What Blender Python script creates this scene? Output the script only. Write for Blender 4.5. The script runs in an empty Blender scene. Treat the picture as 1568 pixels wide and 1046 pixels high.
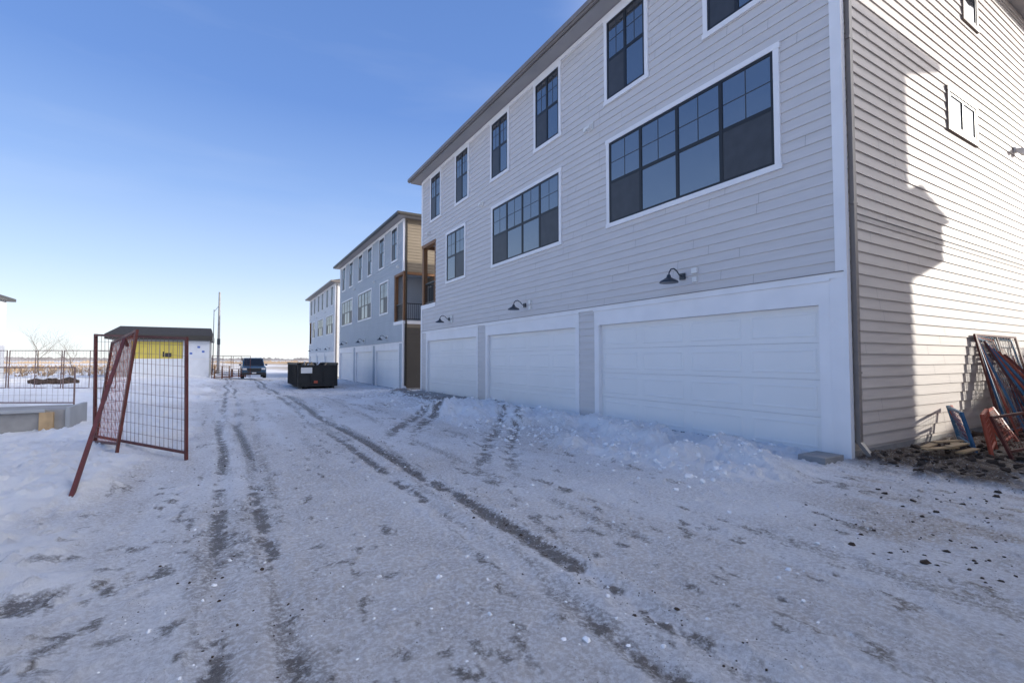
import bpy, math, random
import numpy as np
from mathutils import Vector
random.seed(7); rng=np.random.default_rng(7)
scene=bpy.context.scene
COL=scene.collection

# ------------------------------------------------------------ materials
def new_mat(name):
    m=bpy.data.materials.new(name); m.use_nodes=True
    nt=m.node_tree; b=nt.nodes['Principled BSDF']
    return m,nt,b
def mat(name,col,rough=0.6,var=0.12,scale=3.0,bump=0.0,bscale=60.0,metal=0.0,ior=1.45,stretch=(1,1,1)):
    m,nt,b=new_mat(name)
    N=nt.nodes; L=nt.links
    geo=N.new('ShaderNodeNewGeometry'); mp=N.new('ShaderNodeMapping'); mp.inputs['Scale'].default_value=stretch
    L.new(geo.outputs['Position'],mp.inputs['Vector'])
    no=N.new('ShaderNodeTexNoise'); no.inputs['Scale'].default_value=scale; no.inputs['Detail'].default_value=6
    L.new(mp.outputs[0],no.inputs['Vector'])
    r=N.new('ShaderNodeMapRange'); r.inputs[1].default_value=.3; r.inputs[2].default_value=.7
    r.inputs[3].default_value=1-var; r.inputs[4].default_value=1+var*.5
    L.new(no.outputs[0],r.inputs[0])
    mx=N.new('ShaderNodeVectorMath'); mx.operation='SCALE'; mx.inputs[0].default_value=col[:3]
    L.new(r.outputs[0],mx.inputs['Scale']); L.new(mx.outputs[0],b.inputs['Base Color'])
    b.inputs['Roughness'].default_value=rough; b.inputs['Metallic'].default_value=metal; b.inputs['IOR'].default_value=ior
    if bump>0:
        n2=N.new('ShaderNodeTexNoise'); n2.inputs['Scale'].default_value=bscale; n2.inputs['Detail'].default_value=4
        L.new(mp.outputs[0],n2.inputs['Vector'])
        bp=N.new('ShaderNodeBump'); bp.inputs['Strength'].default_value=bump; bp.inputs['Distance'].default_value=.01
        L.new(n2.outputs[0],bp.inputs['Height']); L.new(bp.outputs[0],b.inputs['Normal'])
    return m
M={}
M['siding_greige']=mat('siding_greige',(.62,.585,.57),.55,.06,1.2,.12,30,stretch=(1,1,12))
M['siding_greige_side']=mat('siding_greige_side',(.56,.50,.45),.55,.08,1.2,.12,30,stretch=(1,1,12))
M['siding_blue']=mat('siding_blue',(.42,.45,.48),.6,.06,1.2)
M['siding_taupe']=mat('siding_taupe',(.25,.20,.14),.6,.08,1.2)
M['siding_brown']=mat('siding_brown',(.10,.085,.07),.6,.08,1.2)
M['siding_white']=mat('siding_white',(.70,.70,.70),.6,.06,1.2)
M['seam']=mat('siding_seam',(.25,.23,.22),.8,.1)
M['trim']=mat('trim_white',(.82,.80,.80),.45,.05,2.0)
M['trim_tan']=mat('trim_tan',(.20,.155,.125),.5,.05,2.0)
M['door_white']=mat('garage_door_white',(.80,.785,.765),.42,.03,1.0)
M['door_seal']=mat('door_seal',(.1,.1,.1),.7,.1)
M['black']=mat('window_frame_black',(.018,.019,.022),.4,.1)
M['muntin']=mat('muntin_grey',(.05,.055,.065),.4,.1)
M['screen']=mat('insect_screen',(.045,.047,.054),.45,.2,5.0,ior=1.5)
M['gutter']=mat('gutter_taupe',(.22,.19,.17),.4,.08)
M['soffit']=mat('soffit',(.36,.34,.33),.6,.05)
M['gutter_dark']=mat('gutter_dark',(.04,.035,.03),.4,.08)
M['shingle']=mat('roof_shingle',(.045,.042,.04),.9,.3,8.0,.5,30)
M['wood']=mat('wood_post',(.24,.115,.05),.6,.25,6.0,stretch=(4,4,.5))
M['wood_pale']=mat('wood_pale',(.45,.31,.17),.7,.25,6.0)
M['concrete']=mat('concrete',(.30,.29,.28),.85,.2,4.0,.3,50)
M['dark_metal']=mat('dark_metal',(.03,.04,.055),.35,.1)
M['plastic_white']=mat('plastic_white',(.75,.74,.72),.4,.05)
M['fence_red']=mat('fence_red_paint',(.12,.032,.026),.55,.35,9.0)
M['fence_blue']=mat('fence_blue_paint',(.04,.15,.28),.5,.3,9.0)
M['fence_orange']=mat('fence_orange_paint',(.42,.085,.045),.5,.3,9.0)
M['wire']=mat('fence_wire',(.20,.13,.115),.5,.3,9.0)
M['dumpster']=mat('dumpster_black',(.012,.013,.015),.45,.4,3.0)
M['yellow']=mat('sheathing_yellow',(.62,.50,.10),.7,.12,2.0)
M['wrap']=mat('housewrap_white',(.72,.74,.78),.5,.06,2.0)
M['blueink']=mat('wrap_blue_ink',(.08,.16,.5),.5,.1)
M['greywall']=mat('wall_grey',(.36,.37,.38),.7,.12,2.0)
M['bark']=mat('bark',(.20,.16,.13),.9,.3,8.0)
M['soilclod']=mat('soil_clod',(.06,.04,.028),.95,.4,30.0)
M['tyre']=mat('tyre_rubber',(.015,.015,.015),.8,.1)
M['carpaint']=mat('car_paint_blue',(.02,.07,.14),.25,.05,1.0,ior=1.6)
M['carglass']=mat('car_glass',(.01,.012,.015),.05,.05,1.0,ior=1.6)
M['chrome']=mat('headlight',(.75,.75,.75),.2,.05,1.0)
# coated double-glazed window glass
m,nt,b=new_mat('window_glass'); N=nt.nodes;L=nt.links
geo=N.new('ShaderNodeNewGeometry'); no=N.new('ShaderNodeTexNoise'); no.inputs['Scale'].default_value=1.3; no.inputs['Detail'].default_value=1
L.new(geo.outputs['Position'],no.inputs['Vector'])
bp=N.new('ShaderNodeBump'); bp.inputs['Strength'].default_value=.25; bp.inputs['Distance'].default_value=.02
L.new(no.outputs[0],bp.inputs['Height']); L.new(bp.outputs[0],b.inputs['Normal'])
b.inputs['Base Color'].default_value=(.02,.026,.035,1); b.inputs['Roughness'].default_value=.03; b.inputs['IOR'].default_value=3.1
M['glass']=m
M['snowclump']=mat('snow_clump',(.84,.85,.87),.8,.15,20.0)

# ------------------------------------------------------------ mesh builder
class MB:
    def __init__(s): s.v=[];s.f=[];s.mi=[];s.mats=[]
    def _m(s,k):
        if k not in s.mats: s.mats.append(k)
        return s.mats.index(k)
    def poly(s,pts,k):
        b=len(s.v); s.v+= [tuple(p) for p in pts]; s.f.append(tuple(range(b,b+len(pts)))); s.mi.append(s._m(k))
    def hexa(s,p,k):
        b=len(s.v); s.v+=[tuple(q) for q in p]; mi=s._m(k)
        for q in ((0,3,2,1),(4,5,6,7),(0,1,5,4),(1,2,6,5),(2,3,7,6),(3,0,4,7)):
            s.f.append(tuple(b+i for i in q)); s.mi.append(mi)
    def box(s,x0,x1,y0,y1,z0,z1,k):
        s.hexa([(x0,y0,z0),(x1,y0,z0),(x1,y1,z0),(x0,y1,z0),(x0,y0,z1),(x1,y0,z1),(x1,y1,z1),(x0,y1,z1)],k)
    def bar(s,p,q,w,k,h=None,sides=4):
        p=Vector(p);q=Vector(q);d=(q-p).normalized()
        a=d.cross(Vector((0,0,1)))
        if a.length<1e-3: a=Vector((1,0,0))
        a.normalize(); c=d.cross(a).normalized(); h=h or w
        off=math.pi/4 if sides==4 else 0; r=(w/2)*(math.sqrt(2) if sides==4 else 1); r2=(h/2)*(math.sqrt(2) if sides==4 else 1)
        b=len(s.v); mi=s._m(k)
        for base in (p,q):
            for i in range(sides):
                t=2*math.pi*i/sides+off
                s.v.append(tuple(base+a*math.cos(t)*r+c*math.sin(t)*r2))
        for i in range(sides):
            j=(i+1)%sides; s.f.append((b+i,b+j,b+sides+j,b+sides+i)); s.mi.append(mi)
        s.f.append(tuple(b+i for i in range(sides))[::-1]); s.mi.append(mi)
        s.f.append(tuple(b+sides+i for i in range(sides))); s.mi.append(mi)
    def cone(s,p,q,r0,r1,k,sides=8):
        p=Vector(p);q=Vector(q);d=(q-p).normalized()
        a=d.cross(Vector((0,0,1)))
        if a.length<1e-3: a=Vector((1,0,0))
        a.normalize(); c=d.cross(a).normalized(); b=len(s.v); mi=s._m(k)
        for base,r in ((p,r0),(q,r1)):
            for i in range(sides):
                t=2*math.pi*i/sides; s.v.append(tuple(base+(a*math.cos(t)+c*math.sin(t))*r))
        for i in range(sides):
            j=(i+1)%sides; s.f.append((b+i,b+j,b+sides+j,b+sides+i)); s.mi.append(mi)
        s.f.append(tuple(b+i for i in range(sides))[::-1]); s.mi.append(mi)
        s.f.append(tuple(b+sides+i for i in range(sides))); s.mi.append(mi)
    def make(s,name,parent=None,smooth=False,bevel=0):
        me=bpy.data.meshes.new(name); me.from_pydata(s.v,[],s.f)
        for k in s.mats: me.materials.append(M[k])
        me.polygons.foreach_set('material_index',s.mi)
        if smooth: me.polygons.foreach_set('use_smooth',[True]*len(s.f))
        me.update()
        o=bpy.data.objects.new(name,me); COL.objects.link(o)
        if parent: o.parent=parent
        if bevel:
            md=o.modifiers.new('b','BEVEL'); md.width=bevel; md.segments=2; md.limit_method='ANGLE'
        return o
def empty(name):
    e=bpy.data.objects.new(name,None); COL.objects.link(e); return e

class Wall:
    def __init__(s,ox,oy,zb,ux,uy,nx,ny): s.o=(ox,oy,zb);s.u=(ux,uy);s.n=(nx,ny)
    def p(s,u,z,n=0): return (s.o[0]+u*s.u[0]+n*s.n[0], s.o[1]+u*s.u[1]+n*s.n[1], s.o[2]+z)
def wbox(mb,W,u0,u1,z0,z1,n0,n1,k):
    mb.hexa([W.p(u0,z0,n0),W.p(u1,z0,n0),W.p(u1,z0,n1),W.p(u0,z0,n1),W.p(u0,z1,n0),W.p(u1,z1,n0),W.p(u1,z1,n1),W.p(u0,z1,n1)],k)
E=0.165
def siding(mb,W,u0,u1,z0,z1,k,seams=True):
    kk=math.floor(z0/E+1e-6)
    while kk*E<z1-1e-4:
        a=max(z0,kk*E); b=min(z1,(kk+1)*E)
        na=.021-.019*(a-kk*E)/E; nb=.021-.019*(b-kk*E)/E
        mb.poly([W.p(u0,a,na),W.p(u1,a,na),W.p(u1,b,nb),W.p(u0,b,nb)],k)
        mb.poly([W.p(u0,a,0),W.p(u1,a,0),W.p(u1,a,na),W.p(u0,a,na)],k)
        if seams and b-a>.1:
            u=u0+random.uniform(.3,3.6)
            while u<u1-.2:
                mb.poly([W.p(u,a,na+.0012),W.p(u+.005,a,na+.0012),W.p(u+.005,b,nb+.0012),W.p(u,b,nb+.0012)],'seam')
                u+=3.66 if random.random()<.6 else random.uniform(1.2,3.4)
        kk+=1
def window(fr,gl,W,u0,u1,z0,z1,cols,screens=(),trimk='trim',t=.095,grid=True,rail=True):
    wbox(fr,W,u0,u0+t,z0+t,z1-t,0,.045,trimk); wbox(fr,W,u1-t,u1,z0+t,z1-t,0,.045,trimk)
    wbox(fr,W,u0-.02,u1+.02,z1-t,z1,0,.05,trimk); wbox(fr,W,u0-.02,u1+.02,z0,z0+t,0,.05,trimk)
    a,b,c,d=u0+t,u1-t,z0+t,z1-t
    w=.05
    wbox(fr,W,a,b,d-w,d,0,.036,'black'); wbox(fr,W,a,b,c,c+w,0,.036,'black')
    wbox(fr,W,a,a+w,c+w,d-w,0,.036,'black'); wbox(fr,W,b-w,b,c+w,d-w,0,.036,'black')
    cw=(b-a)/cols; zm=c+(d-c)*.50
    for i in range(cols):
        p0=a+i*cw+(w if i==0 else .035); p1=a+(i+1)*cw-(w if i==cols-1 else .035)
        if i>0: wbox(fr,W,a+i*cw-.035,a+i*cw+.035,c+w,d-w,0,.038,'black')
        if rail: wbox(fr,W,p0,p1,zm-.035,zm+.035,0,.034,'black')
        parts=((zm+.035,d-w,1),(c+w,zm-.035,0)) if rail else ((c+w,d-w,1),)
        for (q0,q1,up) in parts:
            sc=(not up) and (i in screens)
            j=[random.uniform(-.0012,.0012) for _ in range(4)]
            if sc: gl.poly([W.p(p0,q0,.030),W.p(p1,q0,.030),W.p(p1,q1,.030),W.p(p0,q1,.030)],'screen')
            else: gl.poly([W.p(p0,q0,.023+j[0]),W.p(p1,q0,.023+j[1]),W.p(p1,q1,.023+j[2]),W.p(p0,q1,.023+j[3])],'glass')
            if up and grid:
                um=(p0+p1)/2; zz=(q0+q1)/2
                wbox(fr,W,um-.008,um+.008,q0,q1,.022,.028,'muntin')
                wbox(fr,W,p0,um-.008,zz-.008,zz+.008,.022,.028,'muntin'); wbox(fr,W,um+.008,p1,zz-.008,zz+.008,.022,.028,'muntin')
def garage_door(mb,W,u0,u1,h=2.2):
    n=-.07; rows=4; rh=h/rows; cols=4; cw=(u1-u0)/cols
    for r in range(rows):
        wbox(mb,W,u0,u1,r*rh+.002+(.02 if r==0 else 0),(r+1)*rh-.002,n-.04,n,'door_white')
        for c in range(cols):
            a=u0+c*cw+.09;b=u0+(c+1)*cw-.09; z0=r*rh+.09; z1=(r+1)*rh-.09
            def ring(i,nn): return [W.p(a+i,z0+i,nn),W.p(b-i,z0+i,nn),W.p(b-i,z1-i,nn),W.p(a+i,z1-i,nn)]
            rs=[ring(0,n+.0005),ring(.012,n+.006),ring(.03,n+.006),ring(.045,n+.001)]
            for q in range(3):
                for i in range(4):
                    jn=(i+1)%4; mb.poly([rs[q][i],rs[q][jn],rs[q+1][jn],rs[q+1][i]],'door_white')
            mb.poly(rs[3],'door_white')
    wbox(mb,W,u0,u1,-.02,.02,n-.04,n-.005,'door_seal')
    wbox(mb,W,u0,u1,-.02,h,n-.1,n-.05,'door_seal')
def barn_lamp(mb,W,u,z):
    wbox(mb,W,u-.06,u+.06,z-.06,z+.06,.02,.05,'dark_metal')
    pts=[(.05,z),(.12,z+.02),(.19,z+.09),(.27,z+.13),(.35,z+.11),(.40,z+.04),(.41,z-.02)]
    for a,b in zip(pts,pts[1:]): mb.cone(W.p(u,a[1],a[0]),W.p(u,b[1],b[0]),.012,.012,'dark_metal',8)
    prof=[(.03,z+.0),(.045,z-.05),(.09,z-.08),(.16,z-.12),(.175,z-.15)]
    for a,b in zip(prof,prof[1:]): mb.cone(W.p(u,a[1],.41),W.p(u,b[1],.41),a[0],b[0],'dark_metal',20)
def vent(mb,W,u,z):
    wbox(mb,W,u-.09,u+.09,z-.09,z+.09,.015,.035,'plastic_white')
    mb.hexa([W.p(u-.07,z-.08,.035),W.p(u+.07,z-.08,.035),W.p(u+.07,z-.06,.14),W.p(u-.07,z-.06,.14),W.p(u-.07,z+.07,.035),W.p(u+.07,z+.07,.035),W.p(u+.07,z+.0,.14),W.p(u-.07,z+.0,.14)],'plastic_white')
    wbox(mb,W,u+.16,u+.26,z-.03,z+.07,.015,.05,'plastic_white')

U=17.2; DEP=11.6
def townhouse(name,x0,y0,zb,mirror=False,front='siding_greige',side='siding_greige_side',side_low=None,gut='gutter',detail=True,trim='trim',balc=True):
    root=empty(name)
    side_low=side_low or side
    F=Wall(x0,y0,zb,0,1,-1,0); Nn=Wall(x0,y0,zb,1,0,0,-1); Fa=Wall(x0,y0+U,zb,1,0,0,1); Bk=Wall(x0+DEP,y0,zb,0,1,1,0)
    def mu(a,b): return (U-b,U-a) if mirror else (a,b)
    wl=MB(); fr=MB(); gl=MB(); gd=MB(); rf=MB(); bl=MB(); lp=MB()
    b0,b1=mu(15.5,17.2); BD=2.0
    m0,m1=(b1,U) if mirror else (0,b0)
    e=.004
    def body(u0,u1,n0,n1,z0,z1,k): wbox(wl,F,u0,u1,z0,z1,n0,n1,k)
    body(e,U-e,-DEP+e,-.12,-.7,2.6,front)
    body(e,U-e,-DEP+e,-e,2.601,3.7,front)
    if balc:
        body(m0+(e if not mirror else 0),m1-(e if mirror else 0),-DEP+e,-e,3.701,6.5,front); body(b0+e,b1-e,-DEP+e,-BD,3.702,6.499,front)
    else: body(e,U-e,-DEP+e,-e,3.701,6.5,front)
    body(e,U-e,-DEP+e,-e,6.501,9.44,front)
    siding(wl,F,0,U,2.62,3.7,front,detail)
    if balc: siding(wl,F,m0,m1,3.7,6.5,front,detail)
    else: siding(wl,F,0,U,3.7,6.5,front,detail)
    siding(wl,F,0,U,6.5,9.42,front,detail)
    for Wd,hasb in ((Nn,mirror and balc),(Fa,(not mirror) and balc)):
        siding(wl,Wd,0,DEP,.12,3.42,side_low,detail); siding(wl,Wd,0,DEP,3.5,3.7,side,detail)
        siding(wl,Wd,BD if hasb else 0,DEP,3.7,6.5,side,detail)
        siding(wl,Wd,0,DEP,6.5,9.42,side,detail)
        wbox(fr,Wd,.06,DEP,3.42,3.5,0,.022,side); wbox(fr,Wd,.06,DEP,3.5,3.512,0,.032,'seam')
        wbox(wl,Wd,0,DEP,-.7,.12,-.02,.006,'concrete')
        wbox(fr,Wd,.06,DEP,9.30,9.42,.0,.035,side)
    siding(wl,Bk,0,U,.1,9.42,side,False)
    if balc:
        inner = Wall(x0,y0+(b0 if not mirror else b1),zb,1,0,0,(1 if not mirror else -1))
        siding(wl,inner,0,BD,3.7,6.5,front,False)
        Bw=Wall(x0+BD,y0,zb,0,1,-1,0); siding(wl,Bw,b0,b1,3.7,6.5,side,False)
        wbox(gl,Bw,b0+.4,b1-.3,3.75,5.9,.03,.04,'glass'); wbox(fr,Bw,b0+.33,b1-.23,3.72,6.0,.02,.029,'trim')
        wbox(bl,F,b0-.03 if mirror else b0,b1 if mirror else b1+.03,3.62,3.80,-BD,.035,trim)
        uo=(b0+.1) if mirror else (b1-.1)
        for uu,nn in ((uo,-.1),(uo,-BD+.12),((b1-.1) if mirror else (b0+.1),-.1)):
            wbox(bl,F,uu-.09,uu+.09,3.8,6.36,nn-.09,nn+.09,'wood')
        wbox(bl,F,b0,b1,6.36,6.52,-.2,.01,'wood')
        ue0,ue1=(b0,b0+.2) if mirror else (b1-.2,b1)
        wbox(bl,F,ue0,ue1,6.36,6.5,-BD,-.2,'wood')
        for (a,b_) in (((b0+.1,-.1),(b1-.1,-.1)),((uo,-.1),(uo,-BD+.1))):
            P=F.p(a[0],4.75,a[1]);Q=F.p(b_[0],4.75,b_[1]); bl.bar(P,Q,.05,'black')
            P2=F.p(a[0],3.9,a[1]);Q2=F.p(b_[0],3.9,b_[1]); bl.bar(P2,Q2,.04,'black')
            nb=16
            for i in range(nb+1):
                t=i/nb; A=Vector(P).lerp(Vector(Q),t);B=Vector(P2).lerp(Vector(Q2),t); bl.bar(B,A,.016,'black')
        bl.make('balcony',root)
    doors=[(.36,5.22),(6.1,10.8),(11.66,16.42)]
    segs=[]
    for (a,b_) in doors:
        a,b_=mu(a,b_); segs.append((a,b_))
        garage_door(gd,F,a,b_)
        wbox(fr,F,a-.15,a,-.1,2.2,-.12,.024,trim); wbox(fr,F,b_,b_+.15,-.1,2.2,-.12,.024,trim)
        wbox(fr,F,a-.15,b_+.15,2.2,2.53,-.12,.026,trim); wbox(fr,F,a-.17,b_+.17,2.53,2.559,-.12,.05,trim)
        barn_lamp(lp,F,(a+b_)/2,2.98)
        wbox(fr,F,(a+b_)/2-.28-.06,(a+b_)/2-.28+.06,3.0,3.1,.015,.06,'plastic_white')
        wbox(fr,F,(a+b_)/2-.28-.05,(a+b_)/2-.28+.05,2.84,2.93,.015,.05,'plastic_white')
    segs.sort(); prev=0
    for i,(a,b_) in enumerate(segs+[(U+.15,0)]):
        s0=prev; s1=min(a-.15,U)
        if s1-s0>.02:
            if i in (0,3) and s1-s0<.4: wbox(fr,F,s0,s1,-.1,2.559,-.12,.022,trim)
            else:
                wbox(wl,F,s0,s1,-.7,2.56,-.12,-.004,front); siding(wl,F,s0,s1,.1,2.56,front,False)
        prev=b_+.15
    wbox(fr,F,0,U,2.56,2.64,-.1,.036,trim)
    wbox(fr,F,.01,U-.01,2.64,2.652,-.0,.052,'seam')
    for Wd in (Nn,Fa):
        isb=(Wd is Nn and mirror) or (Wd is Fa and not mirror)
        for (z0,z1) in (((-.05,3.62),(6.52,9.42)) if (isb and balc) else ((-.05,9.42),)):
            wbox(fr,Wd,-.031,-.0005,z0,z1,-.12,.03,trim)
            wbox(fr,Wd,.0,.06,z0,z1,.001,.0302,trim)
        wbox(fr,Wd,DEP-.1,DEP+.03,-.05,9.42,-.1,.037,trim)
    wbox(fr,F,0,U,9.30,9.42,0,.04,trim)
    for (a,b_,c) in ((.86,4.90,4),(6.65,10.52,4),(12.53,14.37,2)):
        a,b_=mu(a,b_); window(fr,gl,F,a,b_,4.40,6.44,c,(0,c-1) if c==4 else (0,))
    for (a,b_) in ((.90,2.25),(3.6,4.95),(6.65,7.95),(9.36,10.6),(12.27,13.5),(14.92,16.13)):
        a,b_=mu(a,b_); window(fr,gl,F,a,b_,7.28,9.29,2,(1,))
    window(fr,gl,Nn,3.78,5.25,5.6,6.42,2,(),'trim_tan',.09,False,False)
    window(fr,gl,Nn,4.7,5.5,8.0,9.2,1,(),'trim_tan',.09,False,False)
    for uu,zz in ((5.45,7.0),(11.2,6.75),(16.3,6.9)):
        a,_=mu(uu,uu); vent(lp,F,a,zz)
    wbox(lp,Nn,7.5,7.62,6.0,6.12,.02,.06,'plastic_white'); lp.cone(Nn.p(7.53,6.06,.06),Nn.p(7.42,5.98,.14),.035,.06,'plastic_white',10); lp.cone(Nn.p(7.60,6.06,.06),Nn.p(7.70,5.98,.14),.035,.06,'plastic_white',10)
    wbox(fr,Nn,.10,.18,.25,9.3,.025,.085,gut)
    fr.hexa([Nn.p(.10,.05,.18),Nn.p(.18,.05,.18),Nn.p(.18,.05,.24),Nn.p(.10,.05,.24),Nn.p(.10,.25,.025),Nn.p(.18,.25,.025),Nn.p(.18,.25,.085),Nn.p(.10,.25,.085)],gut)
    for zz in (1.2,3.6,6.0,8.4): wbox(fr,Nn,.08,.20,zz,zz+.03,.03,.088,gut)
    OV=.42
    X0,X1,Y0,Y1=x0-OV,x0+DEP+OV,y0-OV,y0+U+OV
    z=zb
    rf.box(X0,X1,Y0,Y1,z+9.44,z+9.47,'soffit')
    for (a,b_,c,d) in ((X0-.11,X0,Y0-.11,Y1+.11),(X1,X1+.11,Y0-.11,Y1+.11),(X0,X1,Y0-.11,Y0),(X0,X1,Y1,Y1+.11)):
        rf.box(a,b_,c,d,z+9.50,z+9.62,gut)
        rf.box(a+.03,b_-.03 if b_-a<.2 else b_,c+.03,d-.03,z+9.45,z+9.50,gut)
    rz=z+9.615; hp=(X1-X0)/2; rid=rz+hp*.34; xm=(X0+X1)/2
    A=(X0-.03,Y0-.03,rz);B=(X1+.03,Y0-.03,rz);C=(X1+.03,Y1+.03,rz);D=(X0-.03,Y1+.03,rz);R0=(xm,Y0+hp,rid);R1=(xm,Y1-hp,rid)
    rf.poly([A,B,R0],'shingle');rf.poly([B,C,R1,R0],'shingle');rf.poly([C,D,R1],'shingle');rf.poly([D,A,R0,R1],'shingle')
    rf.box(X0+.01,X1-.01,Y0+.01,Y1-.01,z+9.471,z+9.61,gut)
    wl.make('walls',root); fr.make('window_frames_and_trim',root); gl.make('window_panes',root); gd.make('garage_doors',root)
    rf.make('roof_and_gutters',root); lp.make('wall_lamps_and_vents',root)
    return root
X1F=7.47
townhouse('townhouse',X1F,3.4,0)
townhouse('townhouse',8.2,25.5,-.27,True,'siding_blue','siding_taupe','siding_brown','gutter_dark')
townhouse('townhouse',9.1,49.8,-.42,False,'siding_white','siding_white',None,'gutter')
tb=townhouse('townhouse',X1F,-18.7,0)
pb=MB(); pb.box(19.1,20.1,-2.9,-1.3,6.2,6.9,'trim'); pb.hexa([(19.1,-3.0,6.9),(20.3,-3.0,6.9),(20.3,-1.2,6.9),(19.1,-1.2,6.9),(19.1,-3.0,7.4),(19.3,-3.0,7.3),(19.3,-1.2,7.3),(19.1,-1.2,7.4)],'shingle'); pb.make('side_porch_roof',tb)
townhouse('townhouse',39,-34,-.2,False,'siding_taupe','siding_taupe',detail=False)  # unseen row to the east, added to shade the foot of the side wall
townhouse('townhouse',39,-12,-.2,False,'siding_taupe','siding_taupe',detail=False)  # second unseen block, added for the same shade

# ------------------------------------------------------------ ground
def h2(ix,iy,seed):
    n=(ix.astype(np.int64)*374761393+iy.astype(np.int64)*668265263+seed*1442695041)&0xffffffff
    n=((n^(n>>13))*1274126177)&0xffffffff
    n=n^(n>>16)
    return (n&0xffffff)/float(0xffffff)
def vn(x,y,seed):
    ix=np.floor(x);iy=np.floor(y);fx=x-ix;fy=y-iy
    fx=fx*fx*(3-2*fx);fy=fy*fy*(3-2*fy)
    a=h2(ix,iy,seed);b=h2(ix+1,iy,seed);c=h2(ix,iy+1,seed);d=h2(ix+1,iy+1,seed)
    return (a*(1-fx)+b*fx)*(1-fy)+(c*(1-fx)+d*fx)*fy
def fbm(x,y,seed,o=4):
    s=0;a=.5;t=0
    for i in range(o):
        s=s+a*vn(x*2**i+i*17.3,y*2**i-i*9.1,seed+i); t+=a; a*=.5
    return s/t
def ss(a,b,x):
    t=np.clip((x-a)/(b-a),0,1); return t*t*(3-2*t)
def steps(start,step,grow,end,sign):
    out=[];p=start
    while abs(p)<end: p=p+sign*step; step*=grow; out.append(p)
    return out
ST=.027
xs=np.array(steps(-2.5,ST,1.04,3500,-1)[::-1]+list(np.arange(-2.5,8.3,ST))+steps(8.3,ST,1.045,3500,1))
ys=np.array(steps(.8,ST,1.09,3500,-1)[::-1]+list(np.arange(.8,7.5,ST))+steps(7.5,ST,1.016,3500,1))
X,Y=np.meshgrid(xs,ys)
def tracks(X,Y):
    k=ss(4,9,Y)
    wob=(vn(Y*.25,Y*0,5)-.5)*.35*k
    wob2=(vn(Y*.22,Y*0+3,9)-.5)*.5
    return ((-.03+wob,.065,.8),(.29+wob,.065,.8),(1.71+wob,.07,.8),(2.05+wob,.075,1.15),(3.6+wob2,.13,.3),(1.0+wob2,.12,.22),(3.0-wob2,.11,.3),(.62-wob2,.09,.3),(4.3+wob2,.11,.2))
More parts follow.
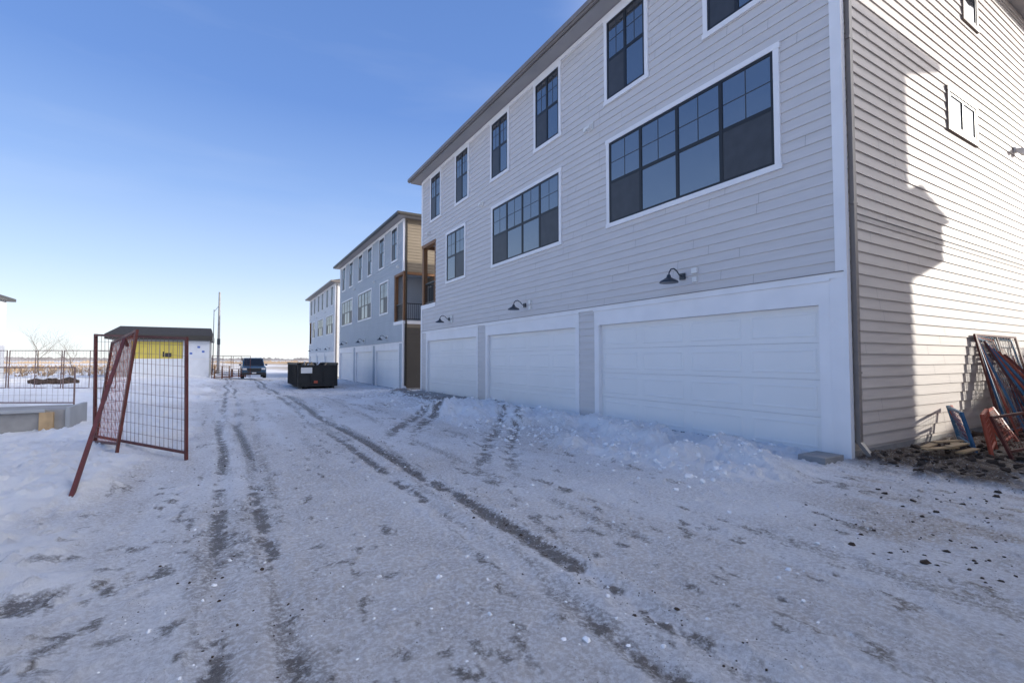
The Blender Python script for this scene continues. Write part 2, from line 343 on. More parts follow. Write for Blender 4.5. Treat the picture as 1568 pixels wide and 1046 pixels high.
def ground(X,Y):
    near=1-ss(40,90,np.hypot(X,Y))
    z=-.27*ss(19,27,Y)*ss(-3,3,X)-.15*ss(42,50,Y)*ss(-3,3,X)
    f1=fbm(X*.9,Y*.9,1,4)-.5; f2=fbm(X*5,Y*4,20,4)-.5; f3=fbm(X*14,Y*11,40,3)-.5; f4=fbm(X*2.2,Y*2.2,50,4)-.5
    lb=ss(-.55,-1.5,X+(vn(Y*.6,Y*0,3)-.5)*.9+f1*1.2)
    e=5.0+(vn(Y*.5,Y*0,8)-.5)*1.4+f1*1.6
    rb=ss(e,e+.6,X)*ss(2.9,3.8,Y+f1*1.5)*(1-ss(21,25,Y))
    fall=1-ss(6.6,7.4,X)*.8
    lump=ss(.35,.75,fbm(X*1.5,Y*1.1,60,4))
    drive=np.exp(-((Y-14.6)/1.0)**2)+np.exp(-((Y-17.8)/1.8)**2)
    rbh=rb*fall*(.04+.20*lump)*(1-.9*np.clip(drive,0,1))
    z=z+near*(lb*(.08+.26*np.abs(f1)+.12*f4+.06*f2)+rbh+rb*(.07*f2+.10*f4)*fall)
    # ploughed heap between the driveways
    hp=np.exp(-((X-4.9)/.9)**2-((Y-12.2)/.9)**2)+.7*np.exp(-((X-4.6)/.7)**2-((Y-16.3)/.9)**2)+.6*np.exp(-((X-5.0)/.8)**2-((Y-20.5)/1.5)**2)
    z=z+hp*(.16+.15*f2+.2*f4)
    soil=ss(7.0,7.5,X+f2*.9)*ss(3.5,3.3,Y)*ss(1.1,2.1,Y+f2*1.2-(X-8)*.05)*(1-ss(22,30,X))
    road=(1-lb)*(1-rb)*(1-np.clip(hp,0,1))
    z=z+near*road*(.018*f2+.020*f3+.03*f1)+near*soil*(.10*f2+.05*f3+.05)
    z=z+near*(1-road)*.032*f3
    ch=ss(.60,.78,fbm(X*11,Y*11,80,2)); z=z+near*ch*.022*(.5+1.3*lb+1.5*rb)
    slush=np.zeros_like(X)
    pat=fbm(X*3.2,Y*1.1,100,4); pat2=fbm(X*12,Y*8,120,4); pat3=fbm(X*7,Y*1.0,140,4)
    for i,(c,w,s) in enumerate(tracks(X,Y)):
        d=np.abs(X-c)
        g=np.exp(-(d/w)**2)
        tread=.5+.5*np.sin(Y*38+d*70+f2*3)
        z=z-near*g*s*.020+near*g*s*tread*.010
        z=z+near*s*.016*np.exp(-((d-w*1.9)/(.05))**2)*vn(X*9,Y*6,66)
        thr=.34 if i==3 else .42
        on=ss(thr,thr+.16,fbm(X*1.2+c*3,Y*.6,130,3)*.6+pat2*.4)
        slush=np.maximum(slush,np.minimum(g*s*1.15,1)*on*(.55+.45*tread))
        slush=np.maximum(slush,.32*s*np.exp(-(d/(w*3))**2)*ss(.44,.62,pat3))
    for (c0,w,s) in ((3.9,.20,.55),(3.1,.12,.4),(4.7,.10,.35)):
        c=c0+X*.25+f1*.5; g=np.exp(-((Y-c)/w)**2)*ss(.5,-.3,X)*ss(-3.5,-2,X); slush=np.maximum(slush,g*s*ss(.44,.60,pat2))
    for y0,s in ((11.4,.5),(15.2,.8)):
        for o in (0,.45):
            c=2.3+o+ (ss(y0-8,y0+2,Y))*4.6; g=np.exp(-((X-c)/.16)**2)*ss(y0-7.5,y0-5,Y)*(1-ss(y0+1.2,y0+2.6,Y)); slush=np.maximum(slush,g*s*ss(.3,.6,pat2)); z=z-near*g*.02
    ap=ss(5.6,6.4,X+f2*1.4)*ss(13.6,14.6,Y+f2*2)*(1-ss(20.3,21,Y))*(1-ss(7.6,7.7,X))
    slush=np.maximum(slush,ap*.8)
    ap2=np.exp(-((Y-13.4)/.6)**2)*ss(5.0,6.2,X)*(1-ss(7.6,7.7,X))
    slush=np.maximum(slush,ap2*.8*ss(.35,.6,pat))
    slush=np.maximum(slush,road*.42*ss(.60,.72,pat2*.6+pat3*.4))
    tan=road*ss(.45,.66,fbm(X*2.4,Y*.3,150,4))*.42
    tan=np.maximum(tan,ss(3.0,5.3,X+f1*3)*ss(3.2,1.8,Y+f1*2)*(.2+.8*ss(.42,.60,pat))*(1-ss(30,50,X)))
    tan=np.maximum(tan,.55*np.exp(-((X-2.2)/1.0)**2-((Y-6.2)/.8)**2))  # warm glow on the road snow, put into the tan colour
    tan=np.maximum(tan,ss(.45,.75,fbm(X*.5,Y*.5,170,3))*.3*ss(10,20,Y))
    far=ss(38,90,np.hypot(X,Y))
    return z,np.clip(slush,0,1),np.clip(tan,0,1),soil,road*near,far
Z,slush,tan_,soil,road,far=ground(X,Y)
far=np.maximum(far,ss(-12,-22,X)*ss(12,24,Y))
nx,ny=len(xs),len(ys)
co=np.stack([X,Y,Z],-1).reshape(-1,3).astype(np.float32)
idx=np.arange(nx*ny).reshape(ny,nx)
q=np.stack([idx[:-1,:-1],idx[:-1,1:],idx[1:,1:],idx[1:,:-1]],-1).reshape(-1,4)
me=bpy.data.meshes.new('snowy_ground')
me.vertices.add(len(co)); me.vertices.foreach_set('co',co.ravel())
me.loops.add(q.size); me.loops.foreach_set('vertex_index',q.ravel().astype(np.int32))
me.polygons.add(len(q)); me.polygons.foreach_set('loop_start',np.arange(0,q.size,4,dtype=np.int32))
me.polygons.foreach_set('use_smooth',np.ones(len(q),dtype=bool))
me.update(calc_edges=True)
for nm,ar in (('slush',slush),('tan',tan_),('soil',soil),('road',road),('far',far)):
    at=me.attributes.new(nm,'FLOAT','POINT'); at.data.foreach_set('value',ar.ravel().astype(np.float32))
go=bpy.data.objects.new('snowy_ground',me); COL.objects.link(go)
m,nt,b=new_mat('snow_and_slush'); N=nt.nodes;L=nt.links
geo=N.new('ShaderNodeNewGeometry')
def noise(scale,detail=6,rough=.6,st=(1,1,1)):
    mp=N.new('ShaderNodeMapping'); mp.inputs['Scale'].default_value=st; L.new(geo.outputs['Position'],mp.inputs['Vector'])
    n=N.new('ShaderNodeTexNoise'); n.inputs['Scale'].default_value=scale; n.inputs['Detail'].default_value=detail; n.inputs['Roughness'].default_value=rough
    L.new(mp.outputs[0],n.inputs['Vector']); return n.outputs[0]
def ramp(v,a,b_,c=0,d=1):
    r=N.new('ShaderNodeMapRange'); r.inputs[1].default_value=a;r.inputs[2].default_value=b_;r.inputs[3].default_value=c;r.inputs[4].default_value=d
    L.new(v,r.inputs[0]); return r.outputs[0]
def math_(op,a,b_):
    n=N.new('ShaderNodeMath'); n.operation=op; n.use_clamp=True
    for i,v in enumerate((a,b_)):
        if isinstance(v,(int,float)): n.inputs[i].default_value=v
        else: L.new(v,n.inputs[i])
    return n.outputs[0]
def mixc(f,a,b_):
    n=N.new('ShaderNodeMix'); n.data_type='RGBA'
    if isinstance(f,(int,float)): n.inputs[0].default_value=f
    else: L.new(f,n.inputs[0])
    for s,v in ((6,a),(7,b_)):
        if isinstance(v,tuple): n.inputs[s].default_value=(*v,1)
        else: L.new(v,n.inputs[s])
    return n.outputs[2]
def attr(nm):
    a=N.new('ShaderNodeAttribute'); a.attribute_name=nm; return a.outputs['Fac']
nf=noise(34,7,.75); nm_=noise(4,6); nb=noise(.9,4); nvf=noise(140,4,.75)
snow=mixc(ramp(nm_,.35,.65),(.85,.86,.88),(.79,.80,.82))
roadc=mixc(ramp(nf,.42,.58),(.78,.785,.80),(.55,.54,.545))
c=mixc(math_('MULTIPLY',attr('road'),ramp(nb,.3,.6,.4,1.)),snow,roadc)
tanf=math_('MULTIPLY',attr('tan'),ramp(nf,.40,.56,.15,1))
c=mixc(tanf,c,mixc(ramp(nm_,.4,.6),(.50,.43,.36),(.35,.29,.24)))
slf=ramp(math_('MULTIPLY',attr('slush'),ramp(nf,.36,.58,.3,1.8)),.12,.60)
c=mixc(math_('MULTIPLY',slf,.92),c,mixc(ramp(nvf,.4,.6),(.20,.17,.145),(.075,.063,.054)))
c=mixc(math_('MULTIPLY',attr('soil'),ramp(nf,.25,.45)),c,mixc(ramp(nf,.4,.65),(.05,.033,.023),(.11,.075,.052)))
vo=N.new('ShaderNodeTexVoronoi'); vo.inputs['Scale'].default_value=48; L.new(geo.outputs['Position'],vo.inputs['Vector'])
sp=math_('MULTIPLY',math_('MULTIPLY',ramp(vo.outputs['Distance'],.14,.2,1,0),ramp(nm_,.50,.60)),attr('road'))
c=mixc(math_('MULTIPLY',sp,.8),c,(.10,.085,.075))
nfar=noise(.035,8,.6,(1,.5,1))
farc=mixc(ramp(nfar,.40,.55),(.26,.20,.14),(.62,.61,.61))
c=mixc(attr('far'),c,farc)
L.new(c,b.inputs['Base Color'])
L.new(ramp(slf,0,1,.7,.45),b.inputs['Roughness'])
bp=N.new('ShaderNodeBump'); bp.inputs['Strength'].default_value=1.0; bp.inputs['Distance'].default_value=.022
hh=N.new('ShaderNodeMath'); hh.operation='MULTIPLY_ADD'; L.new(nvf,hh.inputs[0]); hh.inputs[1].default_value=.6; L.new(nf,hh.inputs[2])
L.new(hh.outputs[0],bp.inputs['Height']); L.new(bp.outputs[0],b.inputs['Normal'])
me.materials.append(m)

# concrete aprons in front of the doors
ac=MB(); ac.box(6.55,7.34,14.95,20.1,-.2,.045,'concrete'); ac.box(6.85,7.34,3.42,3.78,-.2,.09,'concrete'); ac.box(6.6,7.34,9.3,13.9,-.2,.03,'concrete')
ac.make('concrete_apron',bevel=.008)

# ------------------------------------------------------------ clumps
t=(1+5**.5)/2
ico=np.array([(-1,t,0),(1,t,0),(-1,-t,0),(1,-t,0),(0,-1,t),(0,1,t),(0,-1,-t),(0,1,-t),(t,0,-1),(t,0,1),(-t,0,-1),(-t,0,1)])/1.9
icf=np.array([(0,11,5),(0,5,1),(0,1,7),(0,7,10),(0,10,11),(1,5,9),(5,11,4),(11,10,2),(10,7,6),(7,1,8),(3,9,4),(3,4,2),(3,2,6),(3,6,8),(3,8,9),(4,9,5),(2,4,11),(6,2,10),(8,6,7),(9,8,1)])
def clumps(name,px,py,sz,matk,sink=.2):
    n=len(px); g=ground(px[None,:],py[None,:])[0][0]
    V=ico[None]*(1+rng.uniform(-.35,.35,(n,12,1)))*np.stack([sz*rng.uniform(.8,1.5,n),sz*rng.uniform(.8,1.5,n),sz*rng.uniform(.6,1.0,n)],-1)[:,None,:]
    V=V+np.stack([px,py,g+sz*sink],-1)[:,None,:]
    F=(icf[None]+(np.arange(n)*12)[:,None,None]).reshape(-1,3)
    me=bpy.data.meshes.new(name); me.from_pydata(V.reshape(-1,3).tolist(),[],F.tolist()); me.materials.append(M[matk]); me.update()
    o=bpy.data.objects.new(name,me); COL.objects.link(o)
n=2600
px=np.concatenate([np.clip(rng.normal(5.6,.7,1800),4.2,7.3),rng.uniform(-.7,5,800)]); py=np.concatenate([rng.uniform(3.6,20,1800),rng.uniform(1.2,10,800)])
clumps('snow_clumps',px,py,np.concatenate([np.clip(rng.gamma(2,.007,1800)+.004,0,.045),rng.gamma(2,.0022,800)+.002]),'snowclump',.1)
px=np.concatenate([rng.normal(2.07,.12,500),rng.normal(.1,.25,300),rng.uniform(7.4,13,500),rng.uniform(4,8,300)]); py=np.concatenate([rng.uniform(1,9,500),rng.uniform(1.5,9,300),rng.uniform(1.8,3.2,500),rng.uniform(.8,2.6,300)])
clumps('soil_clods',px,py,np.concatenate([rng.gamma(2,.0014,800)+.0012,rng.gamma(2,.010,500)+.005,rng.gamma(2,.003,300)+.0015]),'soilclod',.1)

# ------------------------------------------------------------ fence panels
def fence_panel(o,u,w,W=2.3,H=1.8,col='fence_red',name='fence_panel',dv=.10,dh=.15,mid=True,wire='wire'):
    o=Vector(o);u=Vector(u).normalized();w=Vector(w).normalized()
    r=empty(name); fb=MB(); wb=MB()
    P=lambda a,b:o+u*a+w*b
    fb.bar(P(0,0),P(0,H),.035,col); fb.bar(P(W,0),P(W,H),.035,col); fb.bar(P(.018,H-.018),P(W-.018,H-.018),.034,col); fb.bar(P(.018,.12),P(W-.018,.12),.034,col)
    if mid: fb.bar(P(W/2,.137),P(W/2,H-.035),.024,col)
    x=dv
    while x<W-.03: wb.bar(P(x,.12),P(x,H-.02),.0045,wire); x+=dv
    y=.12+dh
    while y<H-.05: wb.bar(P(.02,y),P(W-.02,y),.0045,wire); y+=dh
    fb.make('frame',r); wb.make('wire_mesh',r); return r
fence_panel((-.47,8.15,-.02),(-1.32,1.83,.09),(-.02,.02,1),2.26,1.74,mid=False)
fence_panel((-1.22,6.15,-.02),(-.05,2.9,1.66),(-.35,-.4,1.0),3.25,.13,dh=.5,dv=.16,mid=False)
fence_panel((-1.79,9.98,-.02),(.55,-1.6,.15),(.1,.05,1),1.55,1.72,mid=False,wire='fence_orange')
p=Vector((-4.3,27.6,.02)); d=Vector((-.861,.509,0))
for i in range(6):
    q=p+d*(2.45*i); fence_panel(q,d,(0,random.uniform(-.05,.05),1),2.35,1.8,dv=.15,dh=.22,col='wire')
p=Vector((-3.6,17.5,.1))
for i in range(3):
    q=p+d*(2.45*i); fence_panel(q,d,(0,random.uniform(-.05,.05),1),2.35,1.1,dv=.15,dh=.2,mid=False,col='wire')
for i,(x,lean,cc) in enumerate(((12.2,.20,'fence_red'),(12.3,.24,'fence_blue'),(12.42,.28,'fence_orange'),(12.55,.33,'fence_blue'),(12.95,.42,'fence_red'),(13.05,.47,'fence_blue'),(13.15,.52,'fence_orange'),(13.3,.58,'fence_blue'),(13.5,.64,'fence_orange'),(13.7,.7,'fence_red'))):
    fence_panel((x-.25,3.3-lean*1.7,.02),(1,.0+.03*i,-.02*i),(-.05*i+.05,lean,1),2.3,1.9,cc,dv=.16,dh=.2,mid=True,wire=cc)
for i,(x,y,rot,cc) in enumerate(((9.0,2.35,.2,'fence_orange'),(9.3,2.6,.5,'fence_blue'),(9.2,2.2,-.2,'fence_red'),(9.9,2.8,.3,'fence_orange'),(10.3,2.5,.1,'fence_orange'))):
    fence_panel((x,y,.03),(math.cos(rot),math.sin(rot),.05),(.15,.2+.1*i,1),.75,.62,cc,dv=.07,dh=.07,mid=False,wire=cc,name='fence_stand')
sb=MB()
for i in range(7):
    x=8.6+random.uniform(-.35,.4);y=2.75+random.uniform(-.15,.2);a=random.uniform(-.6,.6);l=random.uniform(.25,.5)
    z=.12+i*.016
    sb.bar((x,y,z),(x+math.cos(a)*l,y+math.sin(a)*l,z+.02),.09,'wood_pale',h=.018)
sb.make('wood_scraps')

bx=MB()
bx.box(-6.2,-2.62,12.2,13.4,-.1,.46,'concrete'); bx.box(-6.25,-2.9,12.13,12.199,.42,.48,'greywall'); bx.box(-2.619,-2.55,12.15,13.45,-.1,.50,'greywall')
bx.box(-2.98,-2.78,12.12,12.199,-.1,.419,'wood_pale')
for x in (-5.9,-4.9,-3.9): bx.box(x,x+.09,12.13,12.199,-.1,.419,'greywall')
bx.make('concrete_formwork_box',bevel=.006)

# ------------------------------------------------------------ small garage under construction
g=empty('unfinished_garage'); gb=MB(); y0=45;xa,xb=-7.2,-1.25
gb.box(xa,xb,y0,y0+6,-.3,2.9,'greywall')
gb.box(xa+.02,xa+1.0,y0-.03,y0-.001,.1,2.85,'greywall')
gb.box(xa+1.05,xb-1.75,y0-.04,y0-.001,1.47,2.75,'yellow')
gb.box(xa+1.0,xb-.0,y0-.035,y0-.001,.0,1.40,'wrap')
gb.box(xb-1.7,xb,y0-.04,y0-.001,1.47,2.85,'wrap')
for i in range(5): gb.box(xa+1.5+i*.62,xa+1.53+i*.62,y0-.045,y0-.04,1.47,2.75,'seam')
for (a,b_) in ((.4,.2),(.9,.7),(1.2,.35)): gb.box(xb-1.7+a,xb-1.7+a+.18,y0-.05,y0-.041,1.6+b_,1.75+b_,'blueink')
gb.box(xa+1.0,xb+.02,y0-.06,y0-.001,1.40,1.46,'trim')
gb.box(xb-3.0,xb-2.9,y0-.06,y0-.045,1.6,2.0,'black'); gb.box(xb-2.85,xb-2.45,y0-.06,y0-.045,1.6,1.9,'black')
gb.make('walls',g)
rb_=MB()
def hip(mb,X0,X1,Y0,Y1,z,h,k):
    mb.box(X0,X1,Y0,Y1,z-.35,z,'gutter_dark')
    hp=min(X1-X0,Y1-Y0)/2; i=.55
    mb.hexa([(X0,Y0,z+.002),(X1,Y0,z+.002),(X1,Y1,z+.002),(X0,Y1,z+.002),(X0+i,Y0+hp*.7,z+h),(X1-i*.3,Y0+hp*.7,z+h),(X1-i*.3,Y1-hp*.7,z+h),(X0+i,Y1-hp*.7,z+h)],k)
hip(rb_,xa-.45,xb+.2,y0-.45,y0+6.4,3.25,.72,'shingle'); rb_.make('roof',g)

h=empty('suburban_house'); hb=MB(); hb.box(-25,-13.15,35,46,-.2,5.4,'siding_white'); hb.box(-25.4,-12.8,34.5,46.5,5.4,5.6,'gutter_dark')
hb.poly([(-25.4,34.5,5.6),(-12.8,34.5,5.6),(-17,40.5,7.2),(-21,40.5,7.2)],'shingle'); hb.poly([(-12.8,34.5,5.6),(-12.8,46.5,5.6),(-17,40.5,7.2)],'shingle')
hb.poly([(-12.8,46.5,5.6),(-25.4,46.5,5.6),(-21,40.5,7.2),(-17,40.5,7.2)],'shingle'); hb.poly([(-25.4,46.5,5.6),(-25.4,34.5,5.6),(-21,40.5,7.2)],'shingle')
hb.make('house_shell',h); hw=MB(); hg=MB(); HW=Wall(-25,35,0,1,0,0,-1)
for u in (2,5.5,9): window(hw,hg,HW,u,u+1.4,1.0,2.6,2)
hw.make('window_frames',h);hg.make('window_panes',h)

up=empty('utility_pole'); pm=MB(); pm.cone((-.85,60,-.3),(-.85,60,8.6),.14,.09,'concrete',10); pm.cone((-1.35,61,-.3),(-1.35,61,6.8),.05,.03,'dark_metal',8); pm.box(-1.0,-.7,59.85,60.0,3.0,3.6,'dark_metal'); pm.bar((-1.3,60.9,6.6),(-.85,60.05,7.2),.03,'dark_metal'); pm.make('mast',up)

def pallets(x,y,n_):
    r=empty('pallet_stack'); mb=MB()
    for i in range(n_):
        z=-.1+i*.145
        for k in range(3): mb.box(x+k*.5,x+k*.5+.09,y,y+1,z,z+.09,'wood')
        for k in range(6): mb.box(x,x+1.1,y+k*.18,y+k*.18+.1,z+.092,z+.115,'wood')
    mb.make('boards',r)
pallets(-.9,44,7); pallets(.3,47,5)
for i in range(3): fence_panel((-1.0+i*.7,42.5+i*1.3,-.05),(1,.5,0),(0,0,1),1.4,1.75,dv=.15,dh=.2,mid=False)

# ------------------------------------------------------------ dumpster
dr=empty('dumpster'); dm=MB()
xa,xb,ya,yb,zb=3.42,5.55,29.5,34.6,-.30
def dslab(x0,x1,y0,y1,z0,z1,k='dumpster'): dm.box(x0,x1,y0,y1,z0,z1,k)
zt=zb+1.5; z0=zb+.18
dslab(xa,xb,ya,yb,z0,z0+.08)
dslab(xa,xa+.05,ya,yb,z0+.08,zt); dslab(xb-.05,xb,ya,yb,z0+.08,zt); dslab(xa+.05,xb-.05,ya,ya+.05,z0+.08,zt-.12); dslab(xa+.05,xb-.05,yb-.05,yb,z0+.08,zt)
for z in (zt-.1,):
    dslab(xa-.04,xa-.001,ya-.03,yb,z,zt+.02); dslab(xb+.001,xb+.04,ya-.03,yb,z,zt+.02); dslab(xa,xb,ya-.04,ya-.001,z-.12,z-.02)
y=ya+.25
while y<yb-.1: dslab(xa-.07,xa-.001,y,y+.09,z0,zt-.1); dslab(xb+.001,xb+.07,y,y+.09,z0,zt-.1); y+=.6
for x in (xa,xa+.68,xa+1.36,xb-.08): dslab(x,x+.08,ya-.06,ya-.001,z0+.08,zt-.22)
dslab(xa,xb,ya-.06,ya-.001,z0-.02,z0+.08)
for x in (xa+.25,xb-.4):
    dm.cone((x,ya+.3,zb+.1),(x+.15,ya+.3,zb+.1),.1,.1,'tyre',12); dm.cone((x,yb-.5,zb+.1),(x+.15,yb-.5,zb+.1),.1,.1,'tyre',12)
    dslab(x+.16,x+.24,ya,yb,zb+.04,z0)
dslab(xa+.16,xa+.75,ya-.075,ya-.062,zb+.92,zb+1.25,'plastic_white')
dslab(xa+.85,xa+1.05,ya-.075,ya-.062,zb+.35,zb+.5,'fence_orange')
dm.make('body',dr)
db=MB()
for i in range(14):
    x=random.uniform(xa+.2,xb-.4);y=random.uniform(ya+.2,yb-1); db.bar((x,y,zt-.4),(x+random.uniform(-.3,.5),y+random.uniform(-.2,.9),zt+random.uniform(-.1,.08)),.09,random.choice(['wood_pale','greywall','wrap']),h=.02)
db.make('debris',dr)

# ------------------------------------------------------------ car
def loft(mb,secs,k):
    b=len(mb.v); n=len(secs[0]); mi=mb._m(k)
    for s in secs: mb.v+=[tuple(p) for p in s]
    for i in range(len(secs)-1):
        for j in range(n):
            a=b+i*n+j; c=b+i*n+(j+1)%n; mb.f.append((a,c,c+n,a+n)); mb.mi.append(mi)
    mb.f.append(tuple(b+j for j in range(n))[::-1]); mb.mi.append(mi); e=b+(len(secs)-1)*n
    mb.f.append(tuple(e+j for j in range(n))); mb.mi.append(mi)
cr=empty('parked_car'); cx,cy,cz=1.95,46.0,-.20
def ring(y,hw,z0,z1,r=.12):
    pts=[(-hw+r,z0),(hw-r,z0),(hw,z0+r),(hw,z1-r),(hw-r,z1),(-hw+r,z1),(-hw,z1-r),(-hw,z0+r)]
    return [(cx+a,cy+y,cz+b) for a,b in pts]
cb=MB()
loft(cb,[ring(0,.78,.42,.85),ring(.08,.90,.34,.98),ring(.5,.94,.30,1.04),ring(1.3,.95,.28,1.08),ring(4.2,.95,.28,1.08),ring(4.65,.93,.34,1.05),ring(4.75,.85,.45,.95)],'carpaint')
cb.make('body',cr,bevel=.02)
cg=MB()
loft(cg,[ring(1.15,.80,1.0,1.10,.04),ring(1.75,.72,1.0,1.66,.06),ring(4.0,.72,1.0,1.68,.06),ring(4.55,.78,1.0,1.12,.04)],'carglass'); cg.make('cabin_glass',cr)
c2=MB(); loft(c2,[ring(1.78,.66,1.64,1.71,.03),ring(2.1,.70,1.65,1.75,.04),ring(3.8,.70,1.65,1.75,.04),ring(4.05,.66,1.62,1.70,.03)],'carpaint')
for sx in (-1,1):
    for (ya,za,yb,zb_) in ((1.12,1.08,1.76,1.69),(2.75,1.08,2.75,1.69),(4.02,1.69,4.55,1.08)):
        c2.bar((cx+sx*.80,cy+ya,cz+za),(cx+sx*.70,cy+yb,cz+zb_),.06,'carpaint')
    c2.box(cx+sx*.99-.09,cx+sx*.99+.09,cy+1.5,cy+1.62,cz+1.08,cz+1.22,'carpaint')
    c2.box(cx+sx*.70-.15,cx+sx*.70+.15,cy-.01,cy+.12,cz+.74,cz+.88,'chrome')
    for yy in (.95,3.85):
        c2.cone((cx+sx*.70,cy+yy,cz+.36),(cx+sx*.955,cy+yy,cz+.36),.36,.36,'tyre',20); c2.cone((cx+sx*.95,cy+yy,cz+.36),(cx+sx*.965,cy+yy,cz+.36),.2,.2,'chrome',12)
c2.box(cx-.5,cx+.5,cy-.03,cy+.05,cz+.58,cz+.86,'black'); c2.box(cx-.85,cx+.85,cy-.06,cy+.1,cz+.32,cz+.5,'black'); c2.box(cx-.16,cx+.16,cy-.07,cy-.061,cz+.42,cz+.52,'plastic_white')
c2.make('trim_and_wheels',cr)

# ------------------------------------------------------------ trees and distant line
def bare_tree(x,y,h,seed):
    rr=random.Random(seed); r=empty('bare_tree'); mb=MB()
    def br(p,d,l,rad,lv):
        n_=3
        for i in range(n_):
            d2=(d+Vector((rr.uniform(-.18,.18),rr.uniform(-.18,.18),rr.uniform(-.02,.1)))).normalized(); q=p+d2*(l/n_); r2=rad*.8
            mb.cone(p,q,rad,r2,'bark',5)
            if lv<4 and (i>0 or lv>0):
                for k in range(2 if lv<3 else 1):
                    a=rr.uniform(0,6.28); dd=(d2*.8+Vector((math.cos(a),math.sin(a),.35))*.75).normalized(); br(q,dd,l*.62,r2*.6,lv+1)
            p,d,rad=q,d2,r2
    br(Vector((x,y,-.1)),Vector((0,0,1)),h*.5,h*.014,0); mb.make('trunk_and_branches',r)
bare_tree(-13.6,55,4.4,3); bare_tree(-11.6,56,3.6,4)
def strip(name,R,a0,a1,hmin,hmax,n_,col,seed,base=-1):
    M[name]=mat(name,col,.95,.3,.05); r_=random.Random(seed); mb=MB()
    hh=[]
    for i in range(n_+1):
        a=math.radians(a0+(a1-a0)*i/n_); h_=hmin+(hmax-hmin)*(.5*vn(np.array([i*.13]),np.array([seed*1.]),seed)[0]+.5*r_.random()); hh.append((a,h_))
    for (a,h1),(b_,h2_) in zip(hh,hh[1:]):
        A=(R*math.sin(a),R*math.cos(a));B=(R*math.sin(b_),R*math.cos(b_)); A2=((R+8)*math.sin(a),(R+8)*math.cos(a));B2=((R+8)*math.sin(b_),(R+8)*math.cos(b_))
        mb.poly([(A[0],A[1],base),(B[0],B[1],base),(B[0],B[1],h2_),(A[0],A[1],h1)],name); mb.poly([(A[0],A[1],h1),(B[0],B[1],h2_),(B2[0],B2[1],base),(A2[0],A2[1],base)],name)
    mb.make(name)
strip('distant_treeline',900,-60,80,1.0,6.0,900,(.22,.21,.22),5)
strip('distant_scrub',230,-50,40,.1,1.3,1400,(.34,.26,.19),11)
M['drygrass']=mat('dry_grass',(.38,.27,.17),.9,.4,3.0)
tf=MB()
for i in range(1500):
    a=math.radians(random.uniform(-26,-1)); R=random.uniform(50,140); x=R*math.sin(a);y=R*math.cos(a); s=random.uniform(.2,.8)
    for k in range(6):
        an=random.uniform(0,6.28); dx,dy=math.cos(an)*s*.6,math.sin(an)*s*.6; tf.poly([(x-dy*.15,y+dx*.15,-.1),(x+dy*.15,y-dx*.15,-.1),(x+dx,y+dy,s*random.uniform(.5,1))],'drygrass')
tf.make('dry_grass_tufts')
clumps('rubble_pile',rng.normal(-7.9,.5,40),rng.normal(34.8,.4,40),rng.uniform(.08,.3,40),'soilclod')

# ------------------------------------------------------------ camera, light, sky
cam=bpy.data.cameras.new('camera'); co_=bpy.data.objects.new('camera',cam); COL.objects.link(co_)
co_.location=(0,0,1.4); co_.rotation_euler=(math.radians(90+2.15),0,math.radians(-30.6)); cam.sensor_width=36; cam.lens=16.9; cam.clip_end=8000; cam.clip_start=.05
scene.camera=co_
EL=math.radians(16.6); AZ=math.radians(117)
SUN=Vector((math.cos(EL)*math.sin(AZ),math.cos(EL)*math.cos(AZ),math.sin(EL)))
sl=bpy.data.lights.new('sun','SUN'); sl.energy=5; sl.angle=math.radians(.5); sl.color=(1,.95,.86)
so=bpy.data.objects.new('sun',sl); COL.objects.link(so)
so.rotation_euler=SUN.to_track_quat('Z','Y').to_euler()
w=bpy.data.worlds.new('World'); scene.world=w; w.use_nodes=True; nt=w.node_tree; N=nt.nodes; L=nt.links
sk=N.new('ShaderNodeTexSky'); sk.sky_type='NISHITA'; sk.sun_disc=False; sk.sun_elevation=EL; sk.sun_rotation=AZ; sk.altitude=1000; sk.air_density=1.0; sk.dust_density=.6; sk.ozone_density=1.5
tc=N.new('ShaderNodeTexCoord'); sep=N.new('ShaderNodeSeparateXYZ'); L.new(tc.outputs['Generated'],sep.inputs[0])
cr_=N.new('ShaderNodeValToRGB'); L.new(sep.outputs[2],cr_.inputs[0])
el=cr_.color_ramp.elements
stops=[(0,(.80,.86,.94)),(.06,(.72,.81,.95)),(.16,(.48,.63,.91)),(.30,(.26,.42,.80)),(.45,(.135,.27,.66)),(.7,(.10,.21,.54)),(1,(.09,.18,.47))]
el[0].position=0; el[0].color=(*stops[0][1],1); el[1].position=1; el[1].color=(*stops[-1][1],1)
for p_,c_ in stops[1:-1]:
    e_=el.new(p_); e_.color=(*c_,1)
dt=N.new('ShaderNodeVectorMath'); dt.operation='DOT_PRODUCT'; L.new(tc.outputs['Generated'],dt.inputs[0]); dt.inputs[1].default_value=SUN
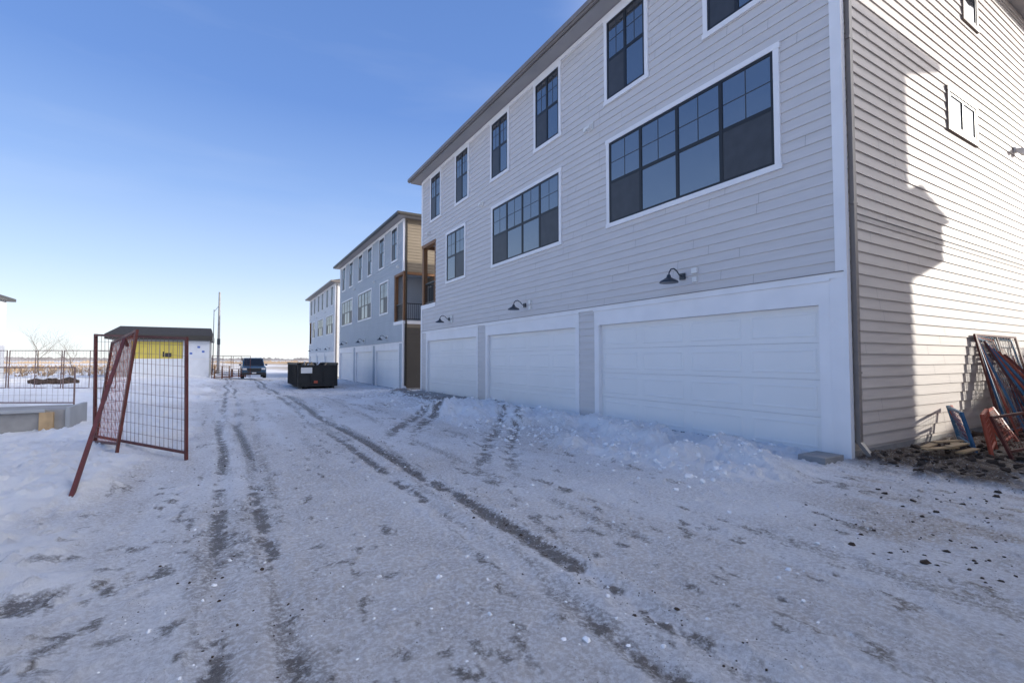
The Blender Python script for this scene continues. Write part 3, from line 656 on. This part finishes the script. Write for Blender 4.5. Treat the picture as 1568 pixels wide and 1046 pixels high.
mr=N.new('ShaderNodeMapRange'); mr.interpolation_type='SMOOTHSTEP'; mr.inputs[1].default_value=.26; mr.inputs[2].default_value=1.0; mr.inputs[3].default_value=0; mr.inputs[4].default_value=3.8
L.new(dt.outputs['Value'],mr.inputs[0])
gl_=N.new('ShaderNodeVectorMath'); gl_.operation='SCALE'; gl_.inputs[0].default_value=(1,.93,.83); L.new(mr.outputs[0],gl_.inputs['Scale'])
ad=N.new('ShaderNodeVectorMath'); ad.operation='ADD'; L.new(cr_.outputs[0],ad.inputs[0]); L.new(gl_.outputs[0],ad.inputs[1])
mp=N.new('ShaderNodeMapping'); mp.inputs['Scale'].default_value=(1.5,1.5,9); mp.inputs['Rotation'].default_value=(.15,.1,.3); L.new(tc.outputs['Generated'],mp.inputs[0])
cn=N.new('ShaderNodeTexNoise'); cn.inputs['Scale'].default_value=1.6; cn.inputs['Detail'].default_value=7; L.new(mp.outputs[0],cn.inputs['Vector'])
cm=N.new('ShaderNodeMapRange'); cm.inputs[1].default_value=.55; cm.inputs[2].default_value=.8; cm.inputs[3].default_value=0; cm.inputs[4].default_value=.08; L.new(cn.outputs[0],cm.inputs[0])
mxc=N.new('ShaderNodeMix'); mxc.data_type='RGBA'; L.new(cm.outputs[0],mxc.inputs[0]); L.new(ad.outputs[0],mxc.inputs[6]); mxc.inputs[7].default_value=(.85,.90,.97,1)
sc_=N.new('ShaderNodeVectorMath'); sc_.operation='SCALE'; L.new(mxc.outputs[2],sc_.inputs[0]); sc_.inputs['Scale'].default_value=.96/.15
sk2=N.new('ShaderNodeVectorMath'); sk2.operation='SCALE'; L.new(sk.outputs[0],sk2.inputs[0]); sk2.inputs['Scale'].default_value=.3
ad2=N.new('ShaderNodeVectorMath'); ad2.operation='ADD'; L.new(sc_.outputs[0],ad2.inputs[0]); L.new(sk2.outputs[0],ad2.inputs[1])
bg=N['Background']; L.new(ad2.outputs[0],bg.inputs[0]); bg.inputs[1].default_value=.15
scene.view_settings.view_transform='Standard'; scene.view_settings.look='None'; scene.view_settings.exposure=0
